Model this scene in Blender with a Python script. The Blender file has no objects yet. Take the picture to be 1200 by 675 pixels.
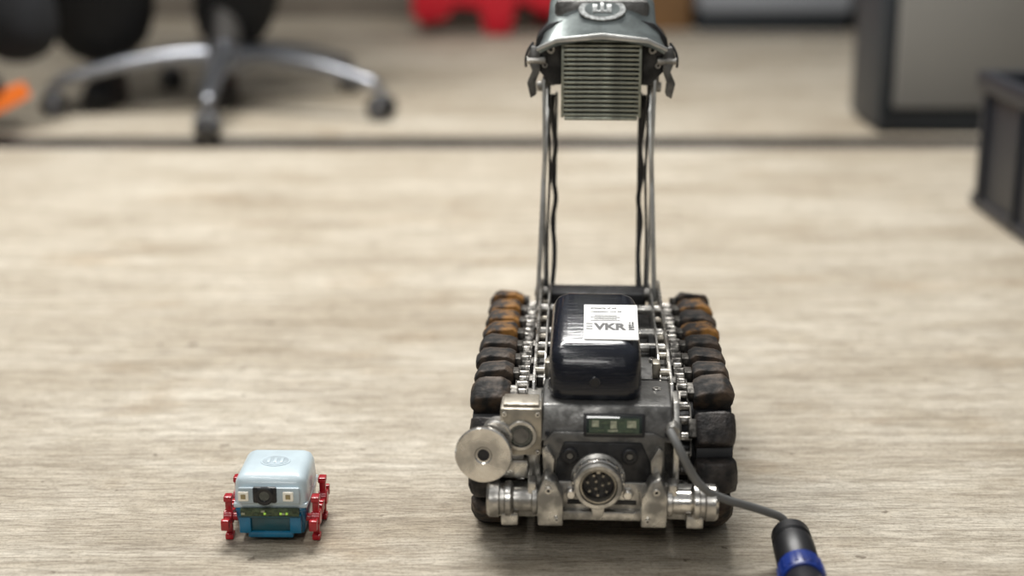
import bpy, bmesh, math, random
from mathutils import Vector, Matrix, Euler
random.seed(7)
R=math.radians
scene=bpy.context.scene
scene.view_settings.view_transform='Standard'
scene.view_settings.look='None'

# ---------------------------------------------------------------- materials
def new_mat(name):
    m=bpy.data.materials.new(name); m.use_nodes=True
    nt=m.node_tree; b=nt.nodes['Principled BSDF']
    return m,nt,b
def mat(name,col,rough=.5,metal=0,var=.25,scale=60,bump=.0,bscale=200,coat=0,trans=0,emit=None,estr=0,stretch=(1,1,1),col2=None,thr=(.4,.6),rvar=0):
    m,nt,b=new_mat(name)
    tc=nt.nodes.new('ShaderNodeTexCoord'); mp=nt.nodes.new('ShaderNodeMapping')
    mp.inputs['Scale'].default_value=stretch
    nt.links.new(tc.outputs['Object'],mp.inputs['Vector'])
    n=nt.nodes.new('ShaderNodeTexNoise'); n.inputs['Scale'].default_value=scale; n.inputs['Detail'].default_value=6
    nt.links.new(mp.outputs[0],n.inputs['Vector'])
    cr=nt.nodes.new('ShaderNodeValToRGB')
    c2=col2 if col2 else tuple(c*(1-var) for c in col)
    cr.color_ramp.elements[0].position=thr[0]; cr.color_ramp.elements[1].position=thr[1]
    cr.color_ramp.elements[0].color=(*c2,1); cr.color_ramp.elements[1].color=(*col,1)
    nt.links.new(n.outputs[0],cr.inputs[0]); nt.links.new(cr.outputs[0],b.inputs['Base Color'])
    b.inputs['Roughness'].default_value=rough; b.inputs['Metallic'].default_value=metal
    if rvar:
        mr_=nt.nodes.new('ShaderNodeMapRange'); mr_.inputs[1].default_value=.35; mr_.inputs[2].default_value=.65
        mr_.inputs[3].default_value=min(1,rough+rvar); mr_.inputs[4].default_value=max(.05,rough-rvar*.3)
        nt.links.new(n.outputs[0],mr_.inputs[0]); nt.links.new(mr_.outputs[0],b.inputs['Roughness'])
    b.inputs['Coat Weight'].default_value=coat; b.inputs['Transmission Weight'].default_value=trans
    if bump:
        n2=nt.nodes.new('ShaderNodeTexNoise'); n2.inputs['Scale'].default_value=bscale; n2.inputs['Detail'].default_value=4
        nt.links.new(mp.outputs[0],n2.inputs['Vector'])
        bp=nt.nodes.new('ShaderNodeBump'); bp.inputs['Strength'].default_value=bump; bp.inputs['Distance'].default_value=.001
        nt.links.new(n2.outputs[0],bp.inputs['Height']); nt.links.new(bp.outputs[0],b.inputs['Normal'])
    if emit:
        b.inputs['Emission Color'].default_value=(*emit,1); b.inputs['Emission Strength'].default_value=estr
    return m
STEEL=mat('machined_steel',(.62,.60,.56),.30,.95,.55,75,.25,300,rvar=.22)
STEELB=mat('bright_steel',(.82,.79,.74),.20,1,.40,60,.1,300,rvar=.2)
ARM=mat('mast_arm_steel',(.62,.62,.60),.34,.8,.3,60,.1,300,rvar=.1)
PEWTER=mat('pewter_metal',(.48,.44,.37),.36,.85,.4,80,.2,300,rvar=.2)
GUN=mat('gunmetal',(.185,.182,.175),.36,.75,.5,70,.25,350,rvar=.25)
DARKM=mat('dark_metal',(.045,.045,.047),.4,.6,.5,80,.2,300,rvar=.2)
BLACKP=mat('black_printed_plastic',(.006,.008,.015),.20,0,.3,50,.25,40,coat=.3,stretch=(1,1,30))
BLACK=mat('black_plastic',(.012,.012,.014),.42,0,.3,60)
RUBBER=mat('worn_rubber',(.034,.027,.023),.58,0,.6,90,1,300,col2=(.005,.004,.004),rvar=.2)
RUBBERB=mat('rusty_mud_rubber',(.34,.155,.028),.75,0,.6,60,1,260,col2=(.014,.009,.006),thr=(.45,.64))
RUBBERM=mat('muddy_rubber',(.072,.045,.026),.66,0,.6,70,1,260,col2=(.007,.006,.005),thr=(.44,.66),rvar=.2)
CHAIN=mat('chain_steel',(.16,.15,.135),.42,.85,.8,140,.3,300,rvar=.2)
ROLLER=mat('chain_roller_steel',(.38,.36,.33),.32,.95,.8,160,.2,300,rvar=.2)
GLASSD=mat('dark_glass',(.02,.03,.025),.08,0,.2,60,coat=1)
PCB=mat('pcb_green',(.05,.08,.04),.4,0,.5,200)
CHIP=mat('pcb_parts',(.38,.39,.27),.4,0,.5,300)
PCBG=mat('pcb_olive',(.075,.105,.05),.45,0,.6,260)
LABEL=mat('paper_label',(.86,.86,.84),.5,0,.04,60)
INK=mat('label_ink',(.02,.02,.02),.5)
CABLE=mat('grey_cable_sheath',(.16,.16,.155),.5,0,.2,40)
BLUER=mat('blue_ring_plastic',(.006,.028,.20),.35)
HOOD=mat('hood_paint',(.215,.245,.24),.28,.6,.3,60,.1,300,coat=.4)
HOODL=mat('hood_emblem_print',(.50,.52,.51),.4,.3,.5,300)
FIN=mat('fin_metal',(.44,.46,.39),.34,.85,.35,100,rvar=.15)
SHELL=mat('pale_blue_resin',(.56,.665,.715),.33,0,.08,60,coat=.3)
BLUE=mat('blue_resin',(.0,.15,.29),.3,0,.3,60,coat=.4)
TEAL=mat('teal_resin',(.0,.065,.09),.3,0,.3,60,coat=.4)
RED=mat('red_resin',(.45,.010,.02),.32,0,.25,60,coat=.3)
LEDW=mat('led_lens',(.8,.76,.66),.3,0,.1,60,emit=(1,.92,.75),estr=.10)
LEDY=mat('yellow_led',(.4,.65,.1),.3,0,.1,60,emit=(.5,.9,.1),estr=.25)
AMB=mat('amber_die',(.35,.28,.14),.3)
PRINT=mat('pale_resin_print',(.46,.55,.60),.4)
CHROME=mat('chair_aluminium',(.27,.28,.305),.32,.9,.1,20)
CLOTHB=mat('black_trouser_cloth',(.008,.009,.012),.9,0,.4,30,.3,80)
SHIRT=mat('navy_shirt_cloth',(.03,.045,.09),.9,0,.3,30)
SKIN=mat('skin',(.62,.40,.30),.5,0,.08,20)
HAIR=mat('hair',(.03,.018,.01),.6,0,.4,60)
SHOE=mat('black_shoe',(.015,.015,.017),.5,0,.3,40)
ORANGE=mat('orange_sole',(.80,.17,.015),.5,0,.15,30)
CAB=mat('grey_cabinet_paint',(.26,.255,.24),.5,0,.06,4)
CABB=mat('light_grey_cabinet_paint',(.26,.275,.30),.5,0,.06,4)
CABD=mat('dark_cabinet_trim',(.030,.038,.048),.5,0,.2,4)
CRATE=mat('crate_plastic',(.011,.014,.022),.45,0,.2,10)
REDP=mat('red_plastic',(.58,.010,.025),.4,0,.15,8)
CARD=mat('cardboard',(.20,.105,.04),.8,0,.15,10)
WALL=mat('wall_paint',(.26,.235,.20),.8,0,.1,3)
SKIRT=mat('skirting_paint',(.17,.145,.115),.6,0,.2,4)
GROOVE=mat('expansion_joint',(.045,.038,.033),.9,0,.5,9)
GROOVE2=mat('thin_joint',(.22,.19,.155),.9,0,.5,9)
SEAT=mat('seat_fabric',(.02,.02,.024),.9,0,.3,60)

def floor_mat():
    m,nt,b=new_mat('brushed_concrete'); L=nt.links
    tc=nt.nodes.new('ShaderNodeTexCoord')
    wn=nt.nodes.new('ShaderNodeTexNoise'); wn.inputs['Scale'].default_value=7; wn.inputs['Detail'].default_value=3
    L.new(tc.outputs['Object'],wn.inputs['Vector'])
    vm=nt.nodes.new('ShaderNodeVectorMath'); vm.operation='MULTIPLY_ADD'
    L.new(wn.outputs['Color'],vm.inputs[0]); vm.inputs[1].default_value=(.05,.008,0); L.new(tc.outputs['Object'],vm.inputs[2])
    def noise(scale,st,detail=6,rough=.6,rot=0,off=0):
        mp=nt.nodes.new('ShaderNodeMapping'); mp.inputs['Scale'].default_value=st; mp.inputs['Rotation'].default_value=(0,0,rot); mp.inputs['Location'].default_value=(off,off*.7,0)
        L.new(vm.outputs[0],mp.inputs['Vector'])
        n=nt.nodes.new('ShaderNodeTexNoise'); n.inputs['Scale'].default_value=scale; n.inputs['Detail'].default_value=detail; n.inputs['Roughness'].default_value=rough
        L.new(mp.outputs[0],n.inputs['Vector']); return n.outputs[0]
    def ramp(src,p0,c0,p1,c1):
        r=nt.nodes.new('ShaderNodeValToRGB'); r.color_ramp.elements[0].position=p0; r.color_ramp.elements[1].position=p1
        r.color_ramp.elements[0].color=(*c0,1); r.color_ramp.elements[1].color=(*c1,1); L.new(src,r.inputs[0]); return r.outputs[0]
    def mix(mode,f,a,c):
        x=nt.nodes.new('ShaderNodeMix'); x.data_type='RGBA'; x.blend_type=mode
        if isinstance(f,float): x.inputs[0].default_value=f
        else: L.new(f,x.inputs[0])
        L.new(a,x.inputs[6]); L.new(c,x.inputs[7]); return x.outputs[2]
    base=ramp(noise(2.2,(1,2.4,1),8,.62),.35,(.43,.375,.295),.63,(.60,.555,.475))
    broad=ramp(noise(1,(2.4,22,1),6,.62,R(1.0),2),.38,(.81,.78,.73),.60,(1.03,1.03,1.02))
    c=mix('MULTIPLY',.65,base,broad)
    streak=noise(1,(6.5,105,1),7,.68,R(1.0))
    st=ramp(streak,.39,(.64,.61,.57),.54,(1.04,1.04,1.03))
    c=mix('MULTIPLY',.70,c,st)
    fine=ramp(noise(1,(42,390,1),4,.72,R(.8)),.39,(.54,.515,.485),.53,(1.04,1.04,1.04))
    c=mix('MULTIPLY',.68,c,fine)
    grit=ramp(noise(320,(1,1,1),5,.85),.41,(.42,.40,.37),.50,(1.04,1.04,1.04))
    c=mix('MULTIPLY',.45,c,grit)
    cloud=ramp(noise(13,(1,1.6,1),8,.75,0,3),.41,(.80,.765,.70),.56,(1.03,1.03,1.03))
    c=mix('MULTIPLY',.45,c,cloud)
    stain=ramp(noise(5.0,(1,1.7,1),5,.6,0,9),.57,(1,1,1),.74,(.68,.54,.38))
    c=mix('MULTIPLY',.55,c,stain)
    pits=ramp(noise(42,(1,1.2,1),3,.6,0,5),.675,(1,1,1),.715,(.33,.29,.25))
    c=mix('MULTIPLY',.8,c,pits)
    L.new(c,b.inputs['Base Color']); b.inputs['Roughness'].default_value=.68
    bp=nt.nodes.new('ShaderNodeBump'); bp.inputs['Strength'].default_value=.5; bp.inputs['Distance'].default_value=.0015
    L.new(fine,bp.inputs['Height']); L.new(bp.outputs[0],b.inputs['Normal'])
    return m
FLOOR=floor_mat()

# ---------------------------------------------------------------- helpers
def empty(name,loc=(0,0,0),rot=(0,0,0)):
    o=bpy.data.objects.new(name,None); o.empty_display_size=.05; o.location=loc; o.rotation_euler=rot
    scene.collection.objects.link(o); return o
def fin(bm,name,m,parent=None,loc=(0,0,0),rot=(0,0,0),ang=35,extra=None):
    bmesh.ops.recalc_face_normals(bm,faces=bm.faces)
    me=bpy.data.meshes.new(name); bm.to_mesh(me); bm.free()
    me.materials.append(m)
    if extra:
        for e in extra: me.materials.append(e)
    for p in me.polygons: p.use_smooth=True
    me.set_sharp_from_angle(angle=R(ang))
    o=bpy.data.objects.new(name,me); scene.collection.objects.link(o)
    o.location=loc; o.rotation_euler=rot
    if parent: o.parent=parent
    return o
def box(name,c,s,m,parent=None,bev=0,rot=(0,0,0),seg=2):
    bm=bmesh.new(); bmesh.ops.create_cube(bm,size=1)
    bmesh.ops.scale(bm,vec=s,verts=bm.verts)
    if bev: bmesh.ops.bevel(bm,geom=bm.edges[:],offset=bev,segments=seg,profile=.5,affect='EDGES')
    return fin(bm,name,m,parent,c,rot,40)
def hexa(name,corners,m,parent,bev=0,seg=3,loc=(0,0,0)):
    bm=bmesh.new(); v=[bm.verts.new(c) for c in corners]
    for f in ((3,2,1,0),(4,5,6,7),(0,1,5,4),(1,2,6,5),(2,3,7,6),(3,0,4,7)): bm.faces.new([v[i] for i in f])
    if bev: bmesh.ops.bevel(bm,geom=bm.edges[:],offset=bev,segments=seg,profile=.5,affect='EDGES')
    return fin(bm,name,m,parent,loc,ang=50)
def orient(p0,p1):
    d=Vector(p1)-Vector(p0); return d.to_track_quat('Z','Y').to_matrix().to_4x4(), d.length
def lathe(name,prof,p0,p1,m,parent=None,seg=40,ang=35):
    q,l=orient(p0,p1); bm=bmesh.new(); rings=[]
    for r,t in prof:
        ring=[]
        for i in range(seg):
            a=2*math.pi*i/seg; ring.append(bm.verts.new((max(r,1e-5)*math.cos(a),max(r,1e-5)*math.sin(a),t)))
        rings.append(ring)
    for a,b_ in zip(rings,rings[1:]):
        for i in range(seg): bm.faces.new((a[i],a[(i+1)%seg],b_[(i+1)%seg],b_[i]))
    bm.faces.new(rings[0][::-1]); bm.faces.new(rings[-1])
    bm.transform(Matrix.Translation(p0)@q)
    return fin(bm,name,m,parent,ang=ang)
def cyl(name,p0,p1,r,m,parent=None,bev=0,seg=32,r2=None):
    l=(Vector(p1)-Vector(p0)).length; r2=r if r2 is None else r2
    if bev: prof=[(r-bev,0),(r,bev),(r2,l-bev),(r2-bev,l)]
    else: prof=[(r,0),(r2,l)]
    return lathe(name,prof,p0,p1,m,parent,seg)
def ring(name,p0,p1,ro,ri,m,parent=None,seg=40,bev=.0004):
    q,l=orient(p0,p1); bm=bmesh.new()
    prof=[(ri,0),(ro-bev,0),(ro,bev),(ro,l-bev),(ro-bev,l),(ri,l)]
    rs=[]
    for r,t in prof: rs.append([bm.verts.new((r*math.cos(2*math.pi*i/seg),r*math.sin(2*math.pi*i/seg),t)) for i in range(seg)])
    n=len(rs)
    for j in range(n):
        a,b_=rs[j],rs[(j+1)%n]
        for i in range(seg): bm.faces.new((a[i],a[(i+1)%seg],b_[(i+1)%seg],b_[i]))
    bm.transform(Matrix.Translation(p0)@q)
    return fin(bm,name,m,parent)
def prism(name,pts,plane,a,b_,m,parent=None,bev=0,loc=(0,0,0),rot=(0,0,0)):
    def mk(u,v,w):
        return {'xz':(u,w,v),'yz':(w,u,v),'xy':(u,v,w)}[plane]
    bm=bmesh.new(); A=[bm.verts.new(mk(u,v,a)) for u,v in pts]; B=[bm.verts.new(mk(u,v,b_)) for u,v in pts]
    bm.faces.new(A); bm.faces.new(B[::-1]); n=len(pts)
    for i in range(n): bm.faces.new((A[i],B[i],B[(i+1)%n],A[(i+1)%n]))
    bmesh.ops.recalc_face_normals(bm,faces=bm.faces)
    if bev: bmesh.ops.bevel(bm,geom=bm.edges[:],offset=bev,segments=2,profile=.5,affect='EDGES')
    return fin(bm,name,m,parent,loc,rot)
def tube(name,pts,r,m,parent=None,smooth=True):
    cu=bpy.data.curves.new(name,'CURVE'); cu.dimensions='3D'; cu.bevel_depth=r; cu.bevel_resolution=4; cu.resolution_u=10; cu.use_fill_caps=True
    s=cu.splines.new('NURBS' if smooth else 'POLY'); s.points.add(len(pts)-1)
    for p,c in zip(s.points,pts): p.co=(*c,1)
    if smooth: s.use_endpoint_u=True; s.order_u=4 if len(pts)>3 else 3
    cu.materials.append(m)
    o=bpy.data.objects.new(name,cu); scene.collection.objects.link(o)
    if parent: o.parent=parent
    return o
def bar(name,p0,p1,w,t,m,parent,bev=.0004):
    p0=Vector(p0);p1=Vector(p1); q,l=orient(p0,p1); bm=bmesh.new(); bmesh.ops.create_cube(bm,size=1)
    bmesh.ops.scale(bm,vec=(t,w,l),verts=bm.verts)
    bmesh.ops.bevel(bm,geom=bm.edges[:],offset=bev,segments=2,profile=.5,affect='EDGES')
    d=(p1-p0).normalized(); xx=Vector((1,0,0)); xx=(xx-d*xx.dot(d)).normalized(); yy=d.cross(xx)
    M=Matrix((xx,yy,d)).transposed().to_4x4()
    bm.transform(Matrix.Translation((p0+p1)/2)@M)
    return fin(bm,name,m,parent)
def screw(name,p,d,r,m,parent,h=.002):
    p=Vector(p); d=Vector(d).normalized()
    ring(name,p,p+d*h,r,r*.5,m,parent,seg=20,bev=r*.12)
    cyl(name+'_socket',p,p+d*h*.35,r*.55,DARKM,parent,seg=6)
def skin(name,verts,edges,m,parent,root=0,sub=2):
    me=bpy.data.meshes.new(name); me.from_pydata([v[0] for v in verts],edges,[]); me.materials.append(m)
    o=bpy.data.objects.new(name,me); scene.collection.objects.link(o); o.parent=parent
    sk=o.modifiers.new('skin','SKIN'); sk.use_smooth_shade=True
    for i,v in enumerate(verts):
        r=v[1]; r=(r,r) if not isinstance(r,tuple) else r
        me.skin_vertices[0].data[i].radius=r; me.skin_vertices[0].data[i].use_root=(i==root)
    ss=o.modifiers.new('sub','SUBSURF'); ss.levels=sub; ss.render_levels=sub
    return o

# ---------------------------------------------------------------- room
bm=bmesh.new(); prof=[(-1.6,0),(2.68,0),(2.69,-.012),(2.79,-.012),(2.80,0),(4.56,0),(4.565,-.004),(4.66,-.004),(4.665,0),(5.2,0)]
A=[bm.verts.new((-3,y,z)) for y,z in prof]; B=[bm.verts.new((3,y,z)) for y,z in prof]
for i in range(len(prof)-1):
    f=bm.faces.new((A[i],B[i],B[i+1],A[i+1])); f.material_index={1:1,2:1,3:1,5:2,6:2,7:2}.get(i,0)
fin(bm,'floor',FLOOR,extra=[GROOVE,GROOVE2])
box('wall_back',(0,5.25,1.3),(6,.1,2.6),WALL)
box('baseboard_back',(0,5.19,.04),(6,.02,.08),SKIRT)

# ---------------------------------------------------------------- main robot
rb=empty('tracked_pipe_inspection_robot',(0.066,1.008,0),(0,0,R(-2.7)))
def track(sx,tag):
    y0=.061; y1=.272; zc=.061; rp=.0525
    def path(s,r):
        L=y1-y0; per=2*math.pi*r+2*L; s%=per
        if s<L: return Vector((y0+s,zc+r)),0.0
        s-=L
        if s<math.pi*r: a=s/r; return Vector((y1+r*math.sin(a),zc+r*math.cos(a))),-a
        s-=math.pi*r
        if s<L: return Vector((y1-s,zc-r)),-math.pi
        s-=L; a=s/r; return Vector((y0-r*math.sin(a),zc-r*math.cos(a))),-math.pi-a
    N=22; per=2*math.pi*rp+2*(y1-y0)
    for i in range(N):
        s_=per*(i+(.35 if sx<0 else .55))/N
        p,a=path(s_,rp)
        pts=[(-.015,-.008),(.0115,-.008),(.0152,-.004),(.0155,.001),(.0118,.0068),(.006,.0086),(-.009,.0084),(-.0145,.005)]
        pts=[(u+random.uniform(-.0013,.0013),v+random.uniform(-.0009,.0009)) for u,v in pts]
        onTop=(p.y>.10)
        m=RUBBER
        if onTop and p.x>.17: m=RUBBERB if (sx<0 or i%2) else RUBBERM
        elif onTop: m=RUBBERM
        elif i%3==0: m=RUBBERM
        bm=bmesh.new(); n=len(pts); rows=[]
        hl=.0122
        for k,(yy,sc_) in enumerate(((-hl,.92),(-hl*.4,1.0),(hl*.35,.985),(hl,.91))):
            rows.append([bm.verts.new((sx*u*(sc_ if u>0 else 1)+random.uniform(-.0006,.0006),yy+random.uniform(-.001,.001),v*(sc_ if v>0 else 1)+random.uniform(-.0007,.0007))) for u,v in pts])
        bm.faces.new(rows[0]); bm.faces.new(rows[-1][::-1])
        for A_,B_ in zip(rows,rows[1:]):
            for k in range(n): bm.faces.new((A_[k],B_[k],B_[(k+1)%n],A_[(k+1)%n]))
        bmesh.ops.recalc_face_normals(bm,faces=bm.faces)
        bmesh.ops.bevel(bm,geom=[e for e in bm.edges if len(e.link_faces)==2 and e.calc_face_angle(0)>.5],offset=.0014,segments=2,profile=.5,affect='EDGES')
        fin(bm,f'track_pad_{tag}_{i+1}',m,rb,(sx*.0835,p.x,p.y),(a,0,0),ang=50)
        box(f'pad_lug_{tag}_{i+1}',Vector((sx*.0665,p.x,p.y)),(.006,.014,.008),CHAIN,rb,.0008,(a,0,0))
    def stadium(r,n=18):
        out=[]
        for k in range(n+1): t=math.pi*k/n; out.append((y1+r*math.sin(t),zc+r*math.cos(t)))
        for k in range(n+1): t=math.pi*k/n; out.append((y0-r*math.sin(t),zc-r*math.cos(t)))
        return out
    prism(f'track_belt_{tag}',stadium(.046),'yz',sx*.070,sx*.0965,BLACK,rb)
    prism(f'track_side_plate_{tag}',stadium(.036),'yz',sx*.056,sx*.071,DARKM,rb,bev=.0008)
    for yy,t in((y0,'front'),(y1,'rear')):
        cyl(f'sprocket_{tag}_{t}',(sx*.0955,yy,zc),(sx*.0985,yy,zc),.030,GUN,rb,.001)
        cyl(f'sprocket_hub_{tag}_{t}',(sx*.098,yy,zc),(sx*.101,yy,zc),.012,STEEL,rb,.001)
    rc=.048; per=2*math.pi*rc+2*(y1-y0); n=58
    bm=bmesh.new(); bm2=bmesh.new()
    for i in range(n):
        p,a=path(per*i/n,rc)
        M=Matrix.Translation((sx*.0610,p.x,p.y))@Matrix.Rotation(a,4,'X')@Matrix.Rotation(R(90),4,'Y')
        bmesh.ops.create_cone(bm,cap_ends=True,segments=12,radius1=.0036,radius2=.0036,depth=.0085,matrix=M)
        for dx in((-.0030,.0030) if i%2==0 else (-.0044,.0044)):
            p2,a2=path(per*(i+.5)/n,rc)
            M2=Matrix.Translation((sx*.0610+dx,p2.x,p2.y))@Matrix.Rotation(a2,4,'X')@Matrix.Diagonal((.0012,.0150,.0066,1))
            bmesh.ops.create_cube(bm2,size=1,matrix=M2)
    fin(bm,f'chain_rollers_{tag}',ROLLER,rb); fin(bm2,f'chain_links_{tag}',CHAIN,rb)
track(-1,'left'); track(1,'right')

# chassis
box('chassis_block',(0,.135,.072),(.104,.25,.074),GUN,rb,.002)
box('chassis_keel',(0,.13,.034),(.088,.22,.016),DARKM,rb,.002)
box('front_lower_block',(0,-.001,.049),(.098,.030,.028),STEEL,rb,.0012)
box('front_lower_groove',(0,-.0163,.0475),(.050,.002,.003),DARKM,rb,.0003)
for sx,t in((-1,'left'),(1,'right')):
    prism(f'hinge_lug_{t}',[(sx*.028,.035),(sx*.046,.035),(sx*.047,.058),(sx*.041,.073),(sx*.034,.069),(sx*.028,.056)],'xz',-.032,-.014,STEEL,rb,.0012)
    screw(f'lug_screw_{t}',(sx*.0385,-.032,.063),(0,-1,0),.0026,STEELB,rb)
    screw(f'lug_screw_low_{t}',(sx*.0325,-.032,.0405),(0,-1,0),.0018,STEEL,rb)
    x0,x1=sx*.046,sx*.083
    lathe(f'roller_barrel_{t}',[(.008,0),(.0112,.001),(.0112,.004),(.0090,.005),(.0090,.0175),(.0115,.0185),(.0132,.0200),(.0132,.0235),(.0112,.0245),(.0112,.0275),(.0134,.0285),(.0134,.0350),(.0115,.037),(.005,.037)],(x0,-.021,.051),(x1,-.021,.051),STEELB if sx>0 else STEEL,rb)
    box(f'roller_bracket_{t}',(sx*.064,-.009,.046),(.032,.016,.022),STEEL,rb,.001)
    box(f'side_foot_{t}',(sx*.0665,-.021,.0385),(.012,.018,.009),STEEL,rb,.001)
    box(f'barrel_clamp_{t}',(sx*.0505,-.020,.0615),(.006,.014,.010),STEEL,rb,.001)
box('lower_lip',(0,-.017,.038),(.060,.006,.007),STEEL,rb,.001)
prism('inset_face_plate',[(-.043,.060),(.045,.060),(.045,.096),(.036,.100),(-.036,.100),(-.043,.092)],'xz',-.012,.012,GUN,rb,.0015)
prism('inset_recess',[(-.033,.062),(.034,.062),(.034,.078),(.028,.0925),(-.028,.0925),(-.033,.078)],'xz',-.0142,-.010,DARKM,rb,.001)
for sx in(-1,1):
    prism(f'inset_wing_{"l" if sx<0 else "r"}',[(sx*.0425,.066),(sx*.036,.064),(sx*.0345,.080),(sx*.040,.090),(sx*.0435,.088)],'xz',-.0165,-.010,STEEL,rb,.0008)
hexa('upper_panel',[(-.046,-.012,.092),(.051,-.012,.092),(.051,.05,.092),(-.046,.05,.092),(-.044,-.003,.1175),(.050,-.003,.1175),(.050,.05,.119),(-.044,.05,.119)],GUN,rb,.002)
tl=R(-19)
dp=empty('display_mount',(.0080,-.0078,.1040),(tl,0,0)); dp.parent=rb
box('display_bezel',(0,-.0012,0),(.044,.004,.0170),BLACK,dp,.001)
box('display_glass',(0,-.0032,0),(.040,.0015,.0135),GLASSD,dp,.0004)
box('display_pcb',(0,-.0042,-.0002),(.036,.0006,.0105),PCB,dp)
for k,(xx,zz,w,h) in enumerate([(-.0135,.0012,.005,.0045),(-.0065,.0022,.006,.0022),(-.0005,.0005,.0045,.0055),(.0055,.0022,.005,.0018),(.0125,.0010,.0065,.005),(-.011,-.0035,.0075,.0014),(-.001,-.0037,.007,.0014),(.0095,-.0037,.008,.0014)]):
    box(f'display_component_{k+1}',(xx,-.0048,zz-.0002),(w,.0006,h),CHIP if k%2==0 else PCBG,dp)
for k,xx in enumerate((-.040,.046)):
    screw(f'panel_screw_{k+1}',(xx,-.0105,.098),(0,-1,.3),.002,DARKM,rb)
for k,xx in enumerate((-.0235,.0195)):
    lathe(f'thumb_screw_{k+1}',[(.0052,0),(.0058,.0005),(.0058,.0035),(.0048,.0042),(.0030,.0042),(.0026,.003)],(xx,-.0135,.083),(xx,-.019,.0835),BLACK,rb,seg=18)
    cyl(f'thumb_screw_centre_{k+1}',(xx,-.0165,.0833),(xx,-.0172,.0833),.0022,GUN,rb)
cx,cz=-.0030,.0655
ax=lambda y:(cx,y,cz)
lathe('connector_base',[(.0195,0),(.0195,.004),(.0165,.006),(.0165,.008)],ax(-.012),ax(-.03),STEEL,rb,seg=48)
ring('connector_ring_outer',ax(-.020),ax(-.0250),.0180,.0140,STEELB,rb,48,.0008)
ring('connector_ring_groove',ax(-.0250),ax(-.0270),.0160,.0140,DARKM,rb,48)
ring('connector_ring_front',ax(-.0270),ax(-.0320),.0172,.0138,STEEL,rb,48,.0008)
ring('connector_inner_sleeve',ax(-.020),ax(-.0305),.0133,.0119,PEWTER,rb,48)
cyl('connector_insert',ax(-.019),ax(-.0235),.0118,BLACK,rb,.0005)
bm=bmesh.new()
for k in range(10):
    if k<7: a=2*math.pi*k/7+.2; rr=.0078
    else: a=2*math.pi*(k-7)/3; rr=.0032
    bmesh.ops.create_cone(bm,cap_ends=True,segments=10,radius1=.0011,radius2=.0009,depth=.005,matrix=Matrix.Translation((cx+rr*math.cos(a),-.0252,cz+rr*math.sin(a)))@Matrix.Rotation(R(90),4,'X'))
fin(bm,'connector_pins',PEWTER,rb)
box('connector_key',(cx,-.027,cz+.0108),(.0026,.006,.0022),PEWTER,rb,.0003)
for k in range(16):
    a=2*math.pi*k/16; box(f'connector_grip_{k+1}',(cx+.0180*math.cos(a),-.0225,cz+.0180*math.sin(a)),(.0012,.0040,.0022),STEELB,rb,.0003,(0,-a,0))
prism('connector_latch',[(cx-.005,.050),(cx+.005,.050),(cx+.0035,.0425),(cx,.0405),(cx-.0035,.0425)],'xz',-.031,-.022,STEELB,rb,.0008)
for k,xx in enumerate((-.0225,.0185)):
    cyl(f'port_nipple_{k+1}',(xx,-.014,.055),(xx,-.022,.055),.0033,STEELB,rb,.0006)
    cyl(f'port_nut_{k+1}',(xx,-.014,.055),(xx,-.0175,.055),.0048,STEEL,rb,.0004,seg=6)
# lamp block on left
box('lamp_block',(-.0590,.002,.0990),(.030,.028,.036),PEWTER,rb,.0015)
box('lamp_block_cap',(-.0590,.002,.1180),(.026,.022,.003),PEWTER,rb,.0008)
ring('lamp_bezel',(-.0590,-.011,.0970),(-.0590,-.0150,.0970),.0112,.0088,STEEL,rb)
cyl('lamp_lens',(-.0590,-.011,.0970),(-.0590,-.0132,.0970),.0090,GLASSD,rb,.0006)
cyl('lamp_core',(-.0590,-.0130,.0970),(-.0590,-.0137,.0970),.0060,GUN,rb,.0003)
for k,(a,b_) in enumerate(((-.071,.113),(-.047,.113),(-.047,.084))):
    screw(f'lamp_screw_{k+1}',(a,-.012,b_),(0,-1,0),.0017,STEELB,rb)
d0=Vector((-.0845,-.012,.0845)); dd=Vector((-.10,-1,.05)).normalized()
lathe('guide_disc',[(.0085,0),(.0085,.006),(.0195,.0065),(.0208,.0078),(.0208,.0105),(.0200,.0115),(.0065,.0115),(.0055,.0105),(.0045,.0105),(.0045,.006)],d0,d0+dd,STEELB,rb,64)
cyl('guide_disc_bore',d0+dd*.009,d0+dd*.0108,.0044,DARKM,rb)
cyl('guide_disc_axle',d0-dd*.018,d0+dd*.002,.0065,STEEL,rb)
cyl('guide_disc_drum',d0-dd*.010+Vector((.008,0,.012)),d0+dd*.003+Vector((.008,0,.012)),.0115,STEEL,rb,.001)
box('guide_disc_arm',(-.070,-.002,.080),(.026,.010,.016),STEEL,rb,.0012)
box('guide_disc_link',(-.064,-.006,.070),(.020,.012,.014),STEEL,rb,.0012)
prism('side_bracket_right',[(-.010,.060),(.03,.060),(.03,.118),(.004,.118),(-.010,.098)],'yz',.051,.0555,STEEL,rb,.0008)
prism('side_bracket_left',[(-.004,.060),(.03,.060),(.03,.118),(.004,.118),(-.004,.098)],'yz',-.0555,-.045,STEEL,rb,.0008)
cyl('cable_gland',(.050,.004,.103),(.050,-.016,.103),.0045,STEEL,rb,.0006)
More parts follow.
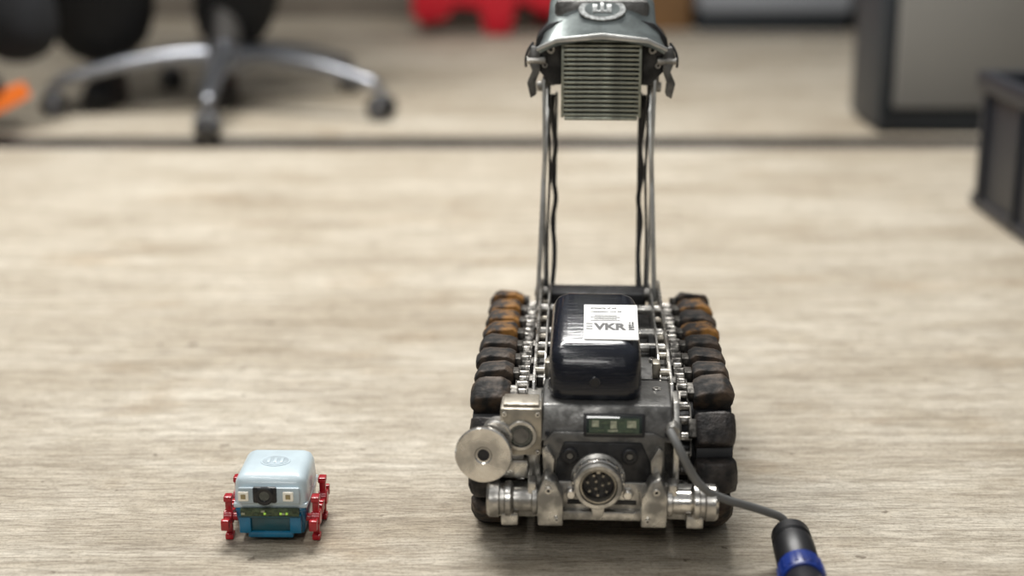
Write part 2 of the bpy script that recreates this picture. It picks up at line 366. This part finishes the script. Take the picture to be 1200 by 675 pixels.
# deck details
box('deck_plate',(0,.16,.1125),(.100,.20,.008),GUN,rb,.0015)
for sx,t in((-1,'left'),(1,'right')):
    prism(f'deck_rail_{t}',[(.020,.108),(.275,.108),(.275,.134),(.262,.139),(.10,.131),(.030,.123)],'yz',sx*.0500,sx*.0525,STEELB,rb,.0006)
    prism(f'deck_inner_rail_{t}',[(.05,.112),(.27,.112),(.27,.134),(.22,.138),(.09,.126)],'yz',sx*.0430,sx*.0448,STEEL,rb,.0005)
    for k,yy in enumerate((.045,.085,.13,.18,.23)):
        cyl(f'rail_bolt_{t}_{k+1}',(sx*.0520,yy,.120),(sx*.0555,yy,.120),.0036,ROLLER,rb,.0006,seg=6)
        cyl(f'rail_standoff_{t}_{k+1}',(sx*.044,yy+.01,.123),(sx*.051,yy+.01,.123),.003,PEWTER,rb)
    box(f'deck_clip_{t}',(sx*.0410,.064,.123),(.006,.012,.012),PEWTER,rb,.001)
    box(f'deck_pad_{t}',(sx*.0405,.135,.121),(.005,.05,.008),DARKM,rb,.001)
for k,(yy,zz,rr) in enumerate(((.118,.122,.004),(.150,.124,.0045),(.205,.128,.004))):
    cyl(f'cross_shaft_{k+1}',(-.050,yy,zz),(.050,yy,zz),rr,STEEL,rb)
for k,(xx,yy) in enumerate(((-.038,.03),(.040,.03),(-.040,.10),(.040,.10))):
    screw(f'deck_bolt_{k+1}',(xx,yy,.1165),(0,0,1),.0032,STEELB,rb,.003)
# black housing
xc=-.0060
hexa('control_housing',[(xc-.0350,.002,.114),(xc+.0350,.002,.114),(xc+.0335,.105,.114),(xc-.0335,.105,.114),
   (xc-.0330,.010,.1545),(xc+.0330,.010,.1545),(xc+.0325,.096,.178),(xc-.0325,.096,.178)],BLACKP,rb,.0125,6)
box('housing_foot',(xc,.052,.116),(.058,.085,.006),BLACK,rb,.001)
cyl('housing_port',(xc,.0040,.132),(xc,.0075,.132),.0030,BLACK,rb,.0004)
ring('housing_port_rim',(xc,.0085,.132),(xc,.0040,.132),.0042,.0029,BLACKP,rb)
sl=math.atan2(.0235,.086)
lb=empty('label_mount',(xc+.0115,.0465,.1545+(.0365)*math.tan(sl)+.0006),(sl,0,0)); lb.parent=rb
box('label_paper',(0,0,0),(.040,.048,.0007),LABEL,lb)
for k,(t,sz,x,y) in enumerate((('VKR',.0120,-.0120,-.011),('inspection unit 04',.0032,-.015,.013),('property of lab',.0032,-.015,.018))):
    cu=bpy.data.curves.new('label_text','FONT'); cu.body=t; cu.size=sz; cu.extrude=.0001; cu.offset=.0006 if k==0 else .00004
    cu.materials.append(INK); o=bpy.data.objects.new(f'label_text_{k+1}',cu); scene.collection.objects.link(o)
    o.parent=lb; o.location=(x,y,.0005)
for k in range(8):
    box(f'label_code_{k+1}',(.0140+.0022*(k%2),-.0105+.0030*(k//2),.0005),(.0014 if random.random()<.5 else .0022,.0016 if random.random()<.5 else .0026,.0003),INK,lb)
for k in range(4): box(f'label_line_{k+1}',(-.004,.0015+.0022*k,.0005),(.022-.005*(k%2),.0005,.0003),INK,lb)
for k in range(3): box(f'label_stub_{k+1}',(-.0160,-.010+.0035*k,.0005),(.005,.0008,.0003),INK,lb)

# lifting arms
mx=-.0035
for sx,t in((-1,'left'),(1,'right')):
    X=lambda v: mx+sx*v
    bar(f'lift_arm_{t}',(X(.0515),.244,.118),(X(.0435),.282,.320),.013,.0040,ARM,rb,.0007)
    bar(f'lift_link_{t}',(X(.0455),.268,.118),(X(.0475),.258,.318),.009,.0026,ARM,rb)
    bar(f'lift_strut_{t}',(X(.0385),.298,.112),(X(.0370),.300,.300),.010,.0036 if sx>0 else .0022,DARKM,rb)
    for k,(yy,zz) in enumerate(((.250,.13),(.280,.308))):
        cyl(f'arm_pivot_{t}_{k+1}',(X(.042),yy,zz),(X(.054),yy,zz),.0045,STEEL,rb,.0008)
    tube(f'arm_hose_{t}',[(X(.040),.27,.125),(X(.035),.285,.16),(X(.043),.29,.185),(X(.034),.292,.205),(X(.043),.295,.23),(X(.034),.29,.255),(X(.042),.29,.275),(X(.040),.285,.30)],.0022,BLACK,rb)
    tube(f'arm_wire_{t}',[(X(.043),.262,.13),(X(.0450),.272,.18),(X(.040),.275,.23),(X(.0435),.272,.27),(X(.043),.27,.31)],.0012,BLACK,rb)
box('arm_base_block',(mx,.262,.122),(.088,.030,.016),DARKM,rb,.002)

# head with fins
hx=-.0020
hy0=.245; hz=.0030
box('head_core',(hx,hy0+.042,.3165+hz),(.058,.076,.064),DARKM,rb,.002)
nf=17
for k in range(nf):
    z=.2860+hz+k*(.0625/(nf-1)); box(f'cooling_fin_{k+1}',(hx,hy0+.036,z),(.0655,.076,.0020),FIN,rb,.0004)
for k,xx in enumerate((-.0327,.0327)):
    box(f'fin_side_post_{k+1}',(hx+xx,hy0+.003,.3165+hz),(.0024,.010,.066),FIN,rb,.0004)
for k,xx in enumerate((-.017,0,.017)):
    box(f'fin_tie_{k+1}',(hx+xx,hy0+.006,.3165+hz),(.0012,.006,.062),GUN,rb)
box('head_bottom_plate',(hx,hy0+.036,.2825+hz),(.062,.074,.003),FIN,rb,.001)
arch=[(-.034,.310),(-.034,.347),(.034,.347),(.034,.310),(.042,.310),(.053,.322),(.0575,.336),(.055,.350),(.044,.362),(.02,.368),(-.02,.368),(-.044,.362),(-.055,.350),(-.0575,.336),(-.053,.322),(-.042,.310)]
prism('head_yoke',[(hx+a,b_+hz) for a,b_ in arch],'xz',hy0+.008,hy0+.060,DARKM,rb,.0012)
for sx,t in((-1,'left'),(1,'right')):
    prism(f'yoke_clip_{t}',[(hx+sx*a,b_+hz) for a,b_ in ((.052,.342),(.0595,.343),(.0630,.333),(.0585,.322),(.0630,.312),(.0600,.299),(.0550,.302),(.0560,.312),(.052,.322))],'xz',hy0+.004,hy0+.020,GUN,rb,.0008)
    cyl(f'yoke_pin_{t}',(hx+sx*.047,hy0+.006,.331+hz),(hx+sx*.0635,hy0+.006,.331+hz),.0032,STEEL,rb,.0006)
    screw(f'yoke_bolt_{t}',(hx+sx*.0430,hy0+.008,.340+hz),(0,-1,0),.0035,STEEL,rb)
    screw(f'yoke_bolt_low_{t}',(hx+sx*.0480,hy0+.008,.327+hz),(0,-1,0),.0025,STEEL,rb)
    cyl(f'yoke_knuckle_{t}',(hx+sx*.039,hy0+.03,.313+hz),(hx+sx*.050,hy0+.03,.313+hz),.0065,GUN,rb,.001)
    tube(f'yoke_wire_{t}',[(hx+sx*.058,hy0+.015,.345+hz),(hx+sx*.066,hy0+.01,.337+hz),(hx+sx*.064,hy0+.01,.325+hz)],.0011,BLACK,rb)
bm=bmesh.new(); rows=[]
secs=[(-.012,.3545,.0560,.009),(-.009,.3575,.0565,.012),(.004,.3685,.0520,.015),(.018,.3815,.0480,.016),(.032,.3925,.0470,.013),(.070,.3965,.0460,.013),(.082,.3885,.044,.012)]
n=26
for (dy,zt,w,drop) in secs:
    row=[]
    for i in range(n+1):
        u=-1+2*i/n
        row.append(bm.verts.new((hx+w*u*(1-.04*u*u),hy0+dy,zt-drop*abs(u)**2.6)))
    rows.append(row)
for a,b_ in zip(rows,rows[1:]):
    for i in range(n): bm.faces.new((a[i],a[i+1],b_[i+1],b_[i]))
o=fin(bm,'head_hood',HOOD,rb,ang=60)
so=o.modifiers.new('solid','SOLIDIFY'); so.thickness=.0045; so.offset=-1
bv=o.modifiers.new('bev','BEVEL'); bv.width=.001; bv.segments=2
box('hood_filler',(hx,hy0+.045,.3695),(.080,.062,.030),GUN,rb,.006)
prism('hood_visor_edge',[(hx+a,b_+hz-.001) for a,b_ in ((-.0545,.345),(-.038,.353),(0,.357),(.038,.353),(.0545,.345),(.0545,.342),(.038,.349),(0,.352),(-.038,.349),(-.0545,.342))],'xz',hy0-.0135,hy0-.009,ARM,rb,.0006)
em=empty('emblem_mount',(hx,hy0+.0108,.3767),(R(43),0,0)); em.parent=rb
bm=bmesh.new(); bmesh.ops.create_cone(bm,cap_ends=True,segments=40,radius1=.0175,radius2=.0170,depth=.0010,matrix=Matrix.Diagonal((1.15,.72,1,1)))
fin(bm,'hood_emblem',HOODL,em)
bm=bmesh.new(); bmesh.ops.create_cone(bm,cap_ends=True,segments=40,radius1=.0130,radius2=.0130,depth=.0013,matrix=Matrix.Diagonal((1.15,.66,1,1)))
fin(bm,'hood_emblem_field',HOOD,em)
for k,(x,y,w,h_) in enumerate(((-.006,0,.0040,.009),(0,.001,.003,.011),(.006,0,.0040,.009),(0,-.003,.012,.002))):
    box(f'hood_emblem_bar_{k+1}',(x,y,.0008),(w,h_,.0008),HOODL,em,.0002)

# ---------------------------------------------------------------- cable
cb=empty('grey_cable_with_plug',(0,0,0))
tube('cable',[(.1125,.985,.105),(.117,.972,.099),(.124,.970,.083),(.135,.973,.065),(.154,.980,.054),(.176,.988,.045),(.190,.997,.036),(.2005,1.004,.030),(.2015,1.000,.026)],.0031,CABLE,cb)
p0=Vector((.2035,.992,.0215)); p1=Vector((.198,.88,.0170))
lathe('plug_body',[(.0050,-.008),(.0058,-.001),(.0112,0),(.0142,.002),(.0145,.012),(.0128,.0135),(.0128,.017),(.0148,.0185),(.0148,.044),(.0135,.046),(.0135,.052)],p0,p1,BLACK,cb,40)
lathe('plug_collar',[(.0130,.0505),(.0158,.0515),(.0158,.068),(.0148,.070)],p0,p1,BLUER,cb,40)
lathe('plug_nose',[(.0130,.0695),(.0138,.071),(.0138,.100),(.0120,.102)],p0,p1,BLACK,cb,40)
bm=bmesh.new(); q,l=orient(p0,p1)
for k in range(20):
    a=2*math.pi*k/20
    bmesh.ops.create_cube(bm,size=1,matrix=Matrix.Translation(p0)@q@Matrix.Rotation(a,4,'Z')@Matrix.Translation((.0158,0,.060))@Matrix.Diagonal((.0014,.0018,.014,1)))
fin(bm,'plug_collar_ribs',BLUER,cb)

# ---------------------------------------------------------------- little robot
mr=empty('miniature_walking_robot',(-.1815,1.022,0),(0,0,R(-1)))
hexa('top_shell',[(-.0285,0,.0255),(.0285,0,.0255),(.0280,.060,.0255),(-.0280,.060,.0255),(-.0266,.004,.0530),(.0266,.004,.0530),(.0260,.059,.0550),(-.0260,.059,.0550)],SHELL,mr,.0080,6)
box('shell_lower_rim',(0,.031,.0300),(.0560,.058,.004),SHELL,mr,.0015)
hexa('lower_hull',[(-.0245,.006,.005),(.0245,.006,.005),(.0245,.056,.005),(-.0245,.056,.005),(-.0272,.001,.029),(.0272,.001,.029),(.0272,.059,.029),(-.0272,.059,.029)],BLUE,mr,.003,3)
box('bow_recess',(0,.0035,.017),(.030,.006,.016),TEAL,mr,.001)
box('hull_belly',(0,.003,.0080),(.034,.008,.005),BLUE,mr,.001)
for k,xx in enumerate((-.019,.019)): box(f'hull_cheek_{k+1}',(xx,.0015,.0165),(.009,.006,.015),BLUE,mr,.0012)
box('front_pcb',(0,-.0002,.0262),(.044,.003,.0060),PCBG,mr,.0004)
for k in range(9):
    box(f'pcb_part_{k+1}',(-.020+.005*k,-.0018,.0262+(.0012 if k%2 else -.0008)),(.0028,.001,.0016),PCB if k%3 else CHIP,mr)
for k,xx in enumerate((-.0035,.0085,.0130)):
    box(f'pcb_led_{k+1}',(xx,-.0026,.0258),(.0016,.001,.0014),LEDY,mr)
box('front_lip',(0,-.0005,.0225),(.046,.002,.0016),TEAL,mr,.0003)
box('face_plate',(0,.0000,.0395),(.046,.003,.0130),PRINT,mr,.0014)
for k,xx in enumerate((-.0190,.0145)):
    box(f'eye_led_{k+1}',(xx,-.0018,.0395),(.0078,.0022,.0075),LEDW,mr,.0006)
    box(f'eye_led_die_{k+1}',(xx,-.0031,.0395),(.0036,.0006,.0036),AMB,mr)
box('camera_mount',(-.0030,-.0012,.0405),(.0180,.0035,.0130),BLACK,mr,.0015)
lathe('camera_lens',[(.0070,0),(.0072,.0025),(.0064,.0032),(.0042,.0030),(.0036,.0015)],(-.0030,-.002,.0405),(-.0030,-.008,.0405),BLACK,mr,32)
cyl('camera_glass',(-.0030,-.003,.0405),(-.0030,-.0040,.0405),.0038,GLASSD,mr)
em2=empty('shell_emblem_mount',(0,.032,.0539),(R(2),0,0)); em2.parent=mr
bm=bmesh.new(); bmesh.ops.create_cone(bm,cap_ends=True,segments=40,radius1=.0120,radius2=.0115,depth=.0010,matrix=Matrix.Diagonal((1,.85,1,1))); fin(bm,'shell_emblem',SHELL,em2)
bm=bmesh.new(); bmesh.ops.create_cone(bm,cap_ends=True,segments=40,radius1=.0100,radius2=.0100,depth=.0014,matrix=Matrix.Diagonal((1,.82,1,1))); fin(bm,'shell_emblem_field',PRINT,em2)
for k in range(3): box(f'shell_emblem_bar_{k+1}',((k-1)*.005,0,.0008),(.0024,.009,.0008),SHELL,em2,.0002)
for sx,side in((-1,'left'),(1,'right')):
    for yy,t,ph in((.010,'front',90),(.047,'rear',90)):
        c=Vector((sx*.0330,yy,.0178))
        cyl(f'leg_axle_{side}_{t}',(sx*.024,yy,.0178),(sx*.0365,yy,.0178),.0030,RED,mr,.0004)
        cyl(f'leg_hub_{side}_{t}',(sx*.0298,yy,.0178),(sx*.0366,yy,.0178),.0055,RED,mr,.0006)
        for k in range(4):
            a=R(ph+90*k); d=Vector((0,math.cos(a),math.sin(a)))
            box(f'leg_spoke_{side}_{t}_{k+1}',c+d*.0085,(.0048,.0120,.0035),RED,mr,.0006,(a,0,0))
            box(f'leg_foot_{side}_{t}_{k+1}',c+d*.0153,(.0062,.0046,.0085),RED,mr,.0010,(a,0,0))

# ---------------------------------------------------------------- office chair
ch=empty('office_chair',(-.60,3.13,0))
for k,a in enumerate([-86,-21,50,122,194]):
    a=R(a); d=Vector((math.cos(a),math.sin(a),0)); q=1.10
    skin(f'base_arm_{k+1}',[((0,0,.115),.030),(tuple(d*.10*q+Vector((0,0,.118))),(.026,.022)),(tuple(d*.20*q+Vector((0,0,.104))),(.022,.018)),(tuple(d*.30*q+Vector((0,0,.078))),(.018,.015)),(tuple(d*.325*q+Vector((0,0,.066))),.014)],[(0,1),(1,2),(2,3),(3,4)],CHROME,ch)
    p=d*.325*q; s=Vector((-d.y,d.x,0))
    cyl(f'caster_stem_{k+1}',p+Vector((0,0,.045)),p+Vector((0,0,.075)),.007,CHROME,ch)
    for j,o_ in enumerate((-.014,.014)):
        cyl(f'caster_wheel_{k+1}_{j+1}',p+s*(o_-.008)+Vector((0,0,.026)),p+s*(o_+.008)+Vector((0,0,.026)),.026,BLACK,ch,.003)
    cyl(f'caster_axle_{k+1}',p-s*.024+Vector((0,0,.026)),p+s*.024+Vector((0,0,.026)),.010,CHROME,ch,.001)
    box(f'caster_hood_{k+1}',p+Vector((0,0,.048)),(.03,.03,.014),CHROME,ch,.005)
lathe('gas_column',[(.045,.085),(.048,.14),(.032,.15),(.030,.25),(.016,.255),(.016,.40)],(0,0,0),(0,0,1),CHROME,ch)
box('seat_mechanism',(0,.10,.42),(.16,.26,.05),BLACK,ch,.01)
box('seat',(-.05,.16,.475),(.48,.46,.07),SEAT,ch,.03,seg=5)
box('backrest',(-.05,.47,.80),(.44,.06,.50),SEAT,ch,.028,(R(-8),0,0),5)
box('back_spine',(-.05,.48,.58),(.06,.03,.34),BLACK,ch,.01,(R(-6),0,0))
for sx in(-1,1):
    t="l" if sx<0 else "r"
    box(f'armrest_{t}',(-.05+sx*.30,.17,.68),(.07,.24,.03),BLACK,ch,.012)
    box(f'armrest_post_{t}',(-.05+sx*.30,.17,.56),(.03,.06,.22),BLACK,ch,.008)
    box(f'armrest_bar_{t}',(-.05+sx*.22,.17,.445),(.18,.05,.02),BLACK,ch,.006)

# ---------------------------------------------------------------- people
def hand(name,wr,d,n,par,side=1):
    wr=Vector(wr); d=Vector(d).normalized(); n=Vector(n).normalized(); s=d.cross(n).normalized()*side
    skin(name+'_palm',[(tuple(wr),(.024,.02)),(tuple(wr+d*.04),(.036,.016)),(tuple(wr+d*.08),(.038,.014))],[(0,1),(1,2)],SKIN,par)
    for i,(o_,l_) in enumerate(((.030,.070),(.010,.078),(-.010,.073),(-.029,.058))):
        b_=wr+d*.075+s*o_; a1=b_+d*l_*.45-n*.006; a2=a1+(d*.85-n*.5).normalized()*l_*.33; a3=a2+(d*.6-n*.8).normalized()*l_*.25
        skin(f'{name}_finger_{i+1}',[(tuple(b_),.009),(tuple(a1),.0088),(tuple(a2),.008),(tuple(a3),.007)],[(0,1),(1,2),(2,3)],SKIN,par)
    b_=wr+d*.03+s*.030; a1=b_+(d*.6+s*.6-n*.3).normalized()*.035; a2=a1+(d*.9+s*.1-n*.4).normalized()*.03
    skin(f'{name}_thumb',[(tuple(b_),.012),(tuple(a1),.010),(tuple(a2),.008)],[(0,1),(1,2)],SKIN,par)
def head(c,fwd,par):
    c=Vector(c); yaw=math.atan2(fwd[1],fwd[0])+math.pi/2
    hd=empty('head_pose',c,(0,0,yaw)); hd.parent=par
    skin('head',[((0,.01,-.13),(.052,.052)),((0,.0,-.06),(.055,.06)),((0,-.025,-.045),(.055,.065)),((0,-.005,.02),(.072,.088)),((0,.01,.075),(.065,.078))],[(0,1),(1,2),(2,3),(3,4)],SKIN,hd)
    skin('hair',[((0,.02,.02),(.078,.085)),((0,.005,.075),(.078,.092)),((0,.015,.10),(.05,.06))],[(0,1),(1,2)],HAIR,hd)
    skin('nose',[((0,-.088,.005),.008),((0,-.102,-.022),.012)],[(0,1)],SKIN,hd)
    for s in(-1,1):
        skin('eye',[((s*.03,-.078,.008),.010),((s*.034,-.078,.008),.010)],[(0,1)],LABEL,hd,sub=1)
        skin('iris',[((s*.031,-.087,.008),.004),((s*.032,-.087,.008),.004)],[(0,1)],INK,hd,sub=1)
        skin('ear',[((s*.074,.01,.02),(.01,.014)),((s*.074,.01,-.015),(.008,.010))],[(0,1)],SKIN,hd)
    skin('mouth',[((-.02,-.082,-.052),.006),((0,-.087,-.052),.007),((.02,-.082,-.052),.006)],[(0,1),(1,2)],RUBBERM,hd)
def shoe(name,heel,toe,par,solemat):
    h_=Vector(heel); t_=Vector(toe); up=Vector((0,0,1))
    d=(t_-h_); L=d.length; d.normalize()
    s=d.cross(up).normalized(); n=s.cross(d).normalized()
    V=[(tuple(h_+n*.045),(.036,.034)),(tuple(h_+d*L*.35+n*.045),(.040,.034)),(tuple(h_+d*L*.7+n*.034),(.044,.026)),(tuple(h_+d*L*.95+n*.028),(.036,.018))]
    skin(name,V,[(0,1),(1,2),(2,3)],SHOE,par)
    skin(name+'_collar',[(tuple(h_+d*.05+n*.05),.04),(tuple(h_+d*.045+n*.10),.04)],[(0,1)],SHOE,par)
    pts=[]
    for i in range(28):
        a=2*math.pi*i/28; u=math.cos(a); v=math.sin(a)
        pts.append((L*.5+u*(L*.5+.03),v*(.040+.007*u)*(1-.1*max(0,u)**4)))
    bm=bmesh.new()
    A=[bm.verts.new(h_+d*u+s*v) for u,v in pts]; B=[bm.verts.new(h_+d*u+s*v*1.03+n*.028) for u,v in pts]
    bm.faces.new(A); bm.faces.new(B[::-1])
    for i in range(28): bm.faces.new((A[i],B[i],B[(i+1)%28],A[(i+1)%28]))
    fin(bm,name+'_sole',solemat,par)

sp=empty('seated_person',(0,0,0))
skin('trousers',[((-.66,3.36,.60),(.15,.12)),((-.57,3.26,.60),.105),((-.515,2.98,.585),.085),((-.540,3.08,.40),.092),((-.575,3.18,.25),.105),((-.635,3.28,.12),.080),
   ((-.75,3.26,.60),.105),((-.865,3.00,.585),.092),((-.870,3.06,.40),.105),((-.870,3.14,.25),.135),((-.885,3.26,.11),.112),((-.66,3.38,.74),(.15,.11))],
   [(0,1),(1,2),(2,3),(3,4),(4,5),(0,6),(6,7),(7,8),(8,9),(9,10),(0,11)],CLOTHB,sp)
skin('shirt',[((-.66,3.38,.72),(.155,.115)),((-.66,3.38,.90),(.15,.11)),((-.66,3.35,1.06),(.17,.11)),((-.66,3.34,1.14),(.10,.08)),
   ((-.49,3.34,1.08),.062),((-.43,3.26,.85),.050),((-.50,3.06,.74),.038),((-.83,3.34,1.08),.062),((-.90,3.26,.85),.050),((-.86,3.07,.74),.038)],
   [(0,1),(1,2),(2,3),(2,4),(4,5),(5,6),(2,7),(7,8),(8,9)],SHIRT,sp)
hand('hand_left',(-.51,3.05,.735),(-.1,-1,-.15),(0,0,1),sp,1); hand('hand_right',(-.86,3.06,.735),(.1,-1,-.15),(0,0,1),sp,-1)
head((-.66,3.32,1.34),(0,-1),sp)
shoe('shoe_left',(-.645,3.33,0.0),(-.635,3.14,0),sp,BLACK)
shoe('shoe_right',(-.885,3.32,0.0),(-.885,3.13,0),sp,BLACK)

wp=empty('walking_person',(0,0,0))
skin('trousers',[((-1.28,3.0,.95),(.14,.12)),((-1.24,2.96,.86),.11),((-1.07,2.91,.50),.090),((-.965,2.90,.26),.088),((-.940,2.89,.12),.080),
   ((-1.33,3.16,.86),.11),((-1.48,3.17,.50),.080),((-1.55,3.17,.14),.062),((-1.28,3.03,1.06),(.145,.11))],
   [(0,1),(1,2),(2,3),(3,4),(0,5),(5,6),(6,7),(0,8)],CLOTHB,wp)
skin('shirt',[((-1.28,3.03,1.04),(.15,.11)),((-1.29,3.04,1.22),(.15,.11)),((-1.30,3.04,1.40),(.16,.11)),((-1.30,3.04,1.49),(.09,.07)),
   ((-1.30,2.86,1.42),.060),((-1.38,2.80,1.14),.048),((-1.50,2.82,.94),.036),((-1.30,3.22,1.42),.060),((-1.20,3.28,1.14),.048),((-1.22,3.28,.90),.036)],
   [(0,1),(1,2),(2,3),(2,4),(4,5),(5,6),(2,7),(7,8),(8,9)],SHIRT,wp)
hand('hand_left',(-1.505,2.82,.925),(-.4,0,-1),(0,-1,0),wp,1); hand('hand_right',(-1.22,3.28,.885),(0,0,-1),(0,1,0),wp,-1)
head((-1.32,3.04,1.66),(-1,0),wp)
shoe('shoe_left',(-.945,2.81,.066),(-1.085,2.76,.002),wp,ORANGE)
shoe('shoe_right',(-1.51,3.17,.0),(-1.70,3.17,.0),wp,ORANGE)

# ---------------------------------------------------------------- background furniture
gc=empty('grey_cabinet',(.705,2.83,0))
box('side_panel',(.012,.12,.36),(.024,.24,.70),CABD,gc,.003)
box('side_panel_far',(.79,.12,.36),(.02,.24,.70),CABD,gc,.003)
box('back_panel',(.40,.235,.36),(.76,.01,.70),CABD,gc)
box('top_panel',(.40,.12,.72),(.80,.24,.025),CABD,gc,.003)
box('plinth',(.40,.125,.026),(.78,.21,.052),CABD,gc,.003)
box('door_leaf_a',(.212,.002,.368),(.370,.02,.632),CAB,gc,.004)
box('door_leaf_b',(.592,.002,.368),(.375,.02,.632),CAB,gc,.004)
for k,xx in enumerate((.37,.43)): box(f'handle_{k+1}',(xx,-.015,.5),(.012,.02,.12),CHROME,gc,.003)
sc=empty('storage_cabinet',(.585,4.72,0))
box('carcass',(.245,.2,.42),(.49,.40,.70),CABB,sc,.004)
box('plinth',(.245,.21,.035),(.47,.38,.07),CABD,sc,.003)
for k in range(3):
    box(f'drawer_front_{k+1}',(.245,-.008,.175+k*.23),(.46,.02,.22),CABB,sc,.004)
    box(f'drawer_pull_{k+1}',(.245,-.025,.24+k*.225),(.14,.015,.015),CHROME,sc,.003)
dc=empty('storage_cabinet.001',(1.12,4.72,0))
box('carcass',(.4,.2,.42),(.8,.40,.70),CABB,dc,.004); box('plinth',(.4,.21,.035),(.78,.38,.07),CABD,dc,.003)
for k in range(2): box(f'door_leaf_{k+1}',(.2+.4*k,-.008,.42),(.385,.02,.66),CABB,dc,.004)

bc=empty('black_plastic_crate',(.695,1.66,0))
W,Lc,H=.40,.54,.205
box('crate_floor',(W/2,Lc/2,.008),(W-.02,Lc-.02,.012),CRATE,bc)
for t,c,s in(('left',(.010,Lc/2,H/2),(.012,Lc-.01,H-.004)),('right',(W-.010,Lc/2,H/2),(.012,Lc-.01,H-.004)),('near',(W/2,.010,H/2),(W-.01,.012,H-.004)),('far',(W/2,Lc-.010,H/2),(W-.01,.012,H-.004))):
    box('crate_side_'+t,c,s,CRATE,bc,.003)
for t,c,s in(('left',(.006,Lc/2,H-.014),(.022,Lc,.028)),('right',(W-.006,Lc/2,H-.014),(.022,Lc,.028)),('near',(W/2,.006,H-.014),(W,.022,.028)),('far',(W/2,Lc-.006,H-.014),(W,.022,.028))):
    box('crate_rim_'+t,c,s,CRATE,bc,.004)
for k in range(4):
    box(f'crate_rib_left_{k+1}',(.002,.04+k*.153,H/2),(.010,.010,H-.03),CRATE,bc,.002)
    if k<3: box(f'crate_rib_near_{k+1}',(.07+k*.13,.002,H/2),(.010,.010,H-.03),CRATE,bc,.002)
box('crate_base_rim',(W/2,Lc/2,.012),(W,Lc,.018),CRATE,bc,.003)

rs=empty('red_step_stool',(-.31,4.65,0))
box('tread',(.225,.16,.27),(.46,.32,.04),REDP,rs,.012,seg=4)
prism('front_arch',[(0,.060),(.0,.25),(.45,.25),(.45,.075),(.41,.065),(.345,.095),(.325,.10),(.305,.0),(.225,.0),(.21,.08),(.13,.085),(.105,.045),(.03,.035)],'xz',.0,.03,REDP,rs,.005)
prism('rear_arch',[(0,.0),(.02,.25),(.43,.25),(.45,.0),(.39,.0),(.36,.13),(.09,.13),(.06,.0)],'xz',.29,.32,REDP,rs,.005)
for k,xx in enumerate((.012,.432)): box(f'side_web_{k+1}',(xx,.16,.17),(.024,.28,.16),REDP,rs,.005)
kb=empty('cardboard_box',(.37,4.78,0))
box('carton',(.10,.12,.12),(.20,.24,.24),CARD,kb,.002); box('tape',(.10,.12,.2405),(.05,.242,.002),mat('tape',(.45,.33,.18),.3),kb)
box('flap',(.10,-.002,.2),(.19,.004,.08),CARD,kb)

# ---------------------------------------------------------------- lights / world
w=bpy.data.worlds.new('World'); scene.world=w; w.use_nodes=True
nt=w.node_tree; bg=nt.nodes['Background']
tc=nt.nodes.new('ShaderNodeTexCoord'); sp_=nt.nodes.new('ShaderNodeSeparateXYZ'); cr=nt.nodes.new('ShaderNodeValToRGB')
nt.links.new(tc.outputs['Generated'],sp_.inputs[0]); nt.links.new(sp_.outputs[2],cr.inputs[0]); nt.links.new(cr.outputs[0],bg.inputs[0])
cr.color_ramp.elements[0].position=0; cr.color_ramp.elements[0].color=(.11,.105,.10,1)
cr.color_ramp.elements[1].position=.8; cr.color_ramp.elements[1].color=(.80,.82,.84,1)
bg.inputs[1].default_value=.38
def area(name,loc,size,power,col,target):
    l=bpy.data.lights.new(name,'AREA'); l.shape='RECTANGLE'; l.size=size[0]; l.size_y=size[1]; l.energy=power; l.color=col
    o=bpy.data.objects.new(name,l); scene.collection.objects.link(o); o.location=loc
    o.rotation_euler=(Vector(target)-Vector(loc)).to_track_quat('-Z','Y').to_euler(); return o
area('ceiling_light_far',(-.3,2.4,2.5),(1.6,.45),118,(1,.98,.945),(-.3,2.2,0))
area('ceiling_light_near',(-.7,.5,2.5),(1.2,.3),11,(1,.985,.96),(-.3,.8,0))
area('front_fill_light',(-.5,-1.6,2.0),(1.6,.35),22,(1,.985,.95),(.1,1.0,.1))  # added fill behind the camera: brightens robot fronts, gives metals something to reflect

# ---------------------------------------------------------------- camera
cam=bpy.data.cameras.new('camera'); co=bpy.data.objects.new('camera',cam); scene.collection.objects.link(co)
cam.sensor_width=36; cam.lens=36*1733/1200
co.location=(0,0,.488); co.rotation_euler=(R(90-15.71),0,0)
cam.dof.use_dof=True; cam.dof.focus_distance=1.145; cam.dof.aperture_fstop=2.5
cam.clip_start=.01
scene.camera=co
